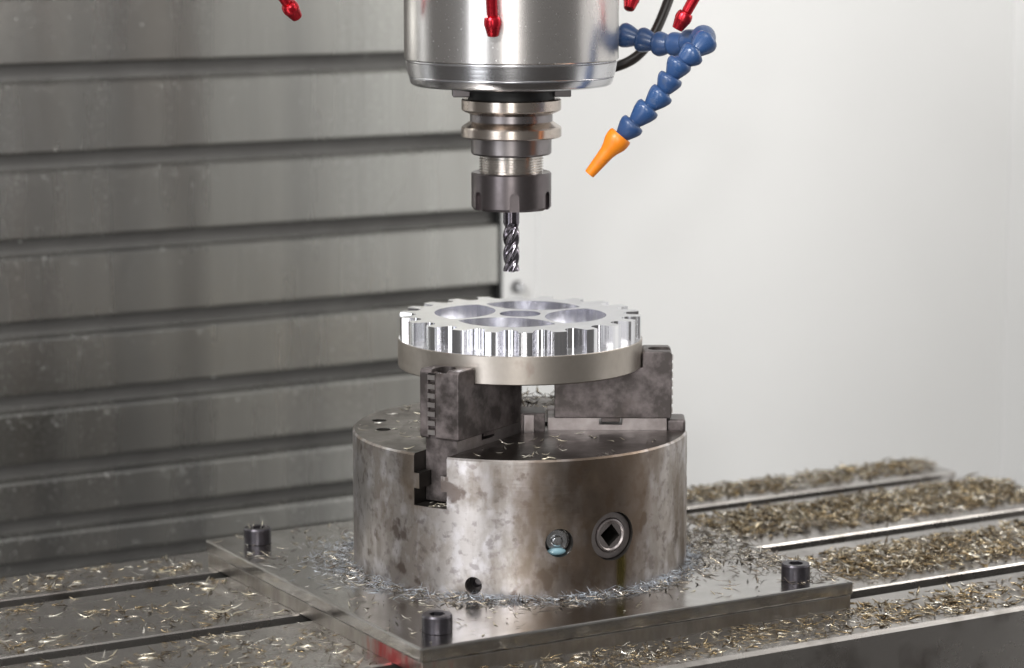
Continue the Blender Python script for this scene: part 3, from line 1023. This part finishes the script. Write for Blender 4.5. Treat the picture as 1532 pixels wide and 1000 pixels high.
def single(x, y, z0, size, label, group, tilt=0.1):
    o = link(bpy.data.objects.new('metal_chip', random.choice(MESH)))
    o.location = (x, y, z0 + 0.0002)
    o.rotation_euler = (random.gauss(0, tilt), random.gauss(0, tilt), random.uniform(0, 6.283))
    o.scale = (size, size * random.uniform(0.7, 1.2), size)
    return tag(o, label, 'metal chip', group)


n = 0
while n < 64:
    a, r = random.uniform(0, 6.283), RC * math.sqrt(random.uniform(0.08, 0.93))
    x, y = r * math.cos(a), r * math.sin(a)
    ok = y < 0.02 or x < -0.03
    for j in JAWS:
        d = ang(j).to_3x3() @ Vector((1, 0, 0))
        al_ = x * d.x + y * d.y
        if al_ > 0 and abs(-x * d.y + y * d.x) < JW + 0.004:
            ok = False
    if not ok:
        continue
    single(x, y, ZC, random.uniform(0.45, 1.1), 'silver metal chip lying on the oily top of the chuck', 'chips on the chuck face')
    n += 1
for k in range(9):
    d = ang(JAWS[0]) @ Vector((random.uniform(0.087, 0.097), random.uniform(-0.008, 0.008), 0))
    single(d.x, d.y, ZC - 0.030, random.uniform(0.4, 0.8), 'silver metal chip lying in the open jaw slot of the chuck', 'chips in the jaw slot')
for k in range(5):
    a = random.uniform(-0.5, 3.6)
    single(0.064 * math.cos(a), 0.064 * math.sin(a), ZD + TD + TG, random.uniform(0.15, 0.25), 'tiny metal chip lying on the bright gear top', 'chips on the gear')
n = 0
while n < 190:
    u, v = random.uniform(-0.36, PU0 - 0.004), random.uniform(VF + 0.008, VB - 0.006)
    if on_slot(v, 0.004) or random.random() > 0.12 + 0.88 * clump(u, v, 60):
        continue
    q = uv(u, v)
    lane = 'behind the rear slot' if v > SLOTS[0] else 'between rear and middle slots' if v > SLOTS[1] else 'between middle and front slots' if v > SLOTS[2] else 'before the front slot'
    single(q.x, q.y, 0.0, random.uniform(0.6, 1.7), 'pale metal chip on the bare table left of the plate, ' + lane, 'chips on the bare table ' + lane, 0.12)
    n += 1
n = 0
while n < 50:
    u, v = random.uniform(PU0 + 0.006, 0.06), random.uniform(PV0 + 0.006, PV1 - 0.006)
    r = math.hypot(u, v)
    if r < RC + 0.012 or (v > 0.0 and u > -0.02):
        continue
    q = uv(u, v)
    lane = 'near its left bolt' if v > 0.05 else 'near its front corner bolt' if u < -0.04 and v < -0.06 else 'between chuck and left edge' if u < -0.04 else 'between chuck and front edge'
    single(q.x, q.y, ZP, random.uniform(0.4, 1.0), 'pale metal chip on top of the mounting plate ' + lane, 'chips on the mounting plate ' + lane, 0.12)
    n += 1
# wires caught in the left bolt
for k in range(6):
    q = uv(-0.1215, 0.113, ZP + 0.0085)
    a = k * 1.05
    o = single(q.x + 0.0052 * math.cos(a), q.y + 0.0052 * math.sin(a), q.z + 0.002, 0.55, 'thin wire chip sticking up out of the socket of a black bolt', 'chips in the bolt socket')
    o.rotation_euler = (random.gauss(0, 0.3), R(-70) + random.gauss(0, 0.35), a + random.gauss(0, 0.5))
    o.scale = (0.6, 0.35, 0.35)

# dark pile of chips behind the centre of the chuck face
P = []
for k in range(170):
    x, y = random.uniform(-0.012, 0.034), random.uniform(0.024, 0.094)
    if math.hypot(x, y) < RC - 0.003:
        P.append((x, y, ZC + random.uniform(0, 0.004), random.uniform(0.005, 0.011), random.uniform(0.6, 1.1)))
chips('metal_chips', P, 'chips_dark', 'dark chips piled on the chuck face behind its centre', 'metal chips')

# specks of metal stuck to the wet panels of the cover, most of them under each ledge
P = []
for za in ZB[8:17]:
    for k in range(170):
        dz = abs(random.gauss(0, 0.006)) if random.random() < 0.7 else random.uniform(0, 0.05)
        q = uv(random.uniform(-0.17, 0.268), 0.4993, za - 0.0078 - dz)
        P.append((q.x, q.y, q.z, random.choice((0.001, 0.0014, 0.0018, 0.0026)), 2.2))
chips('metal_specks', P, 'chip_speck', 'tiny bright metal specks stuck to the stainless cover panels', 'metal specks', 0.9)
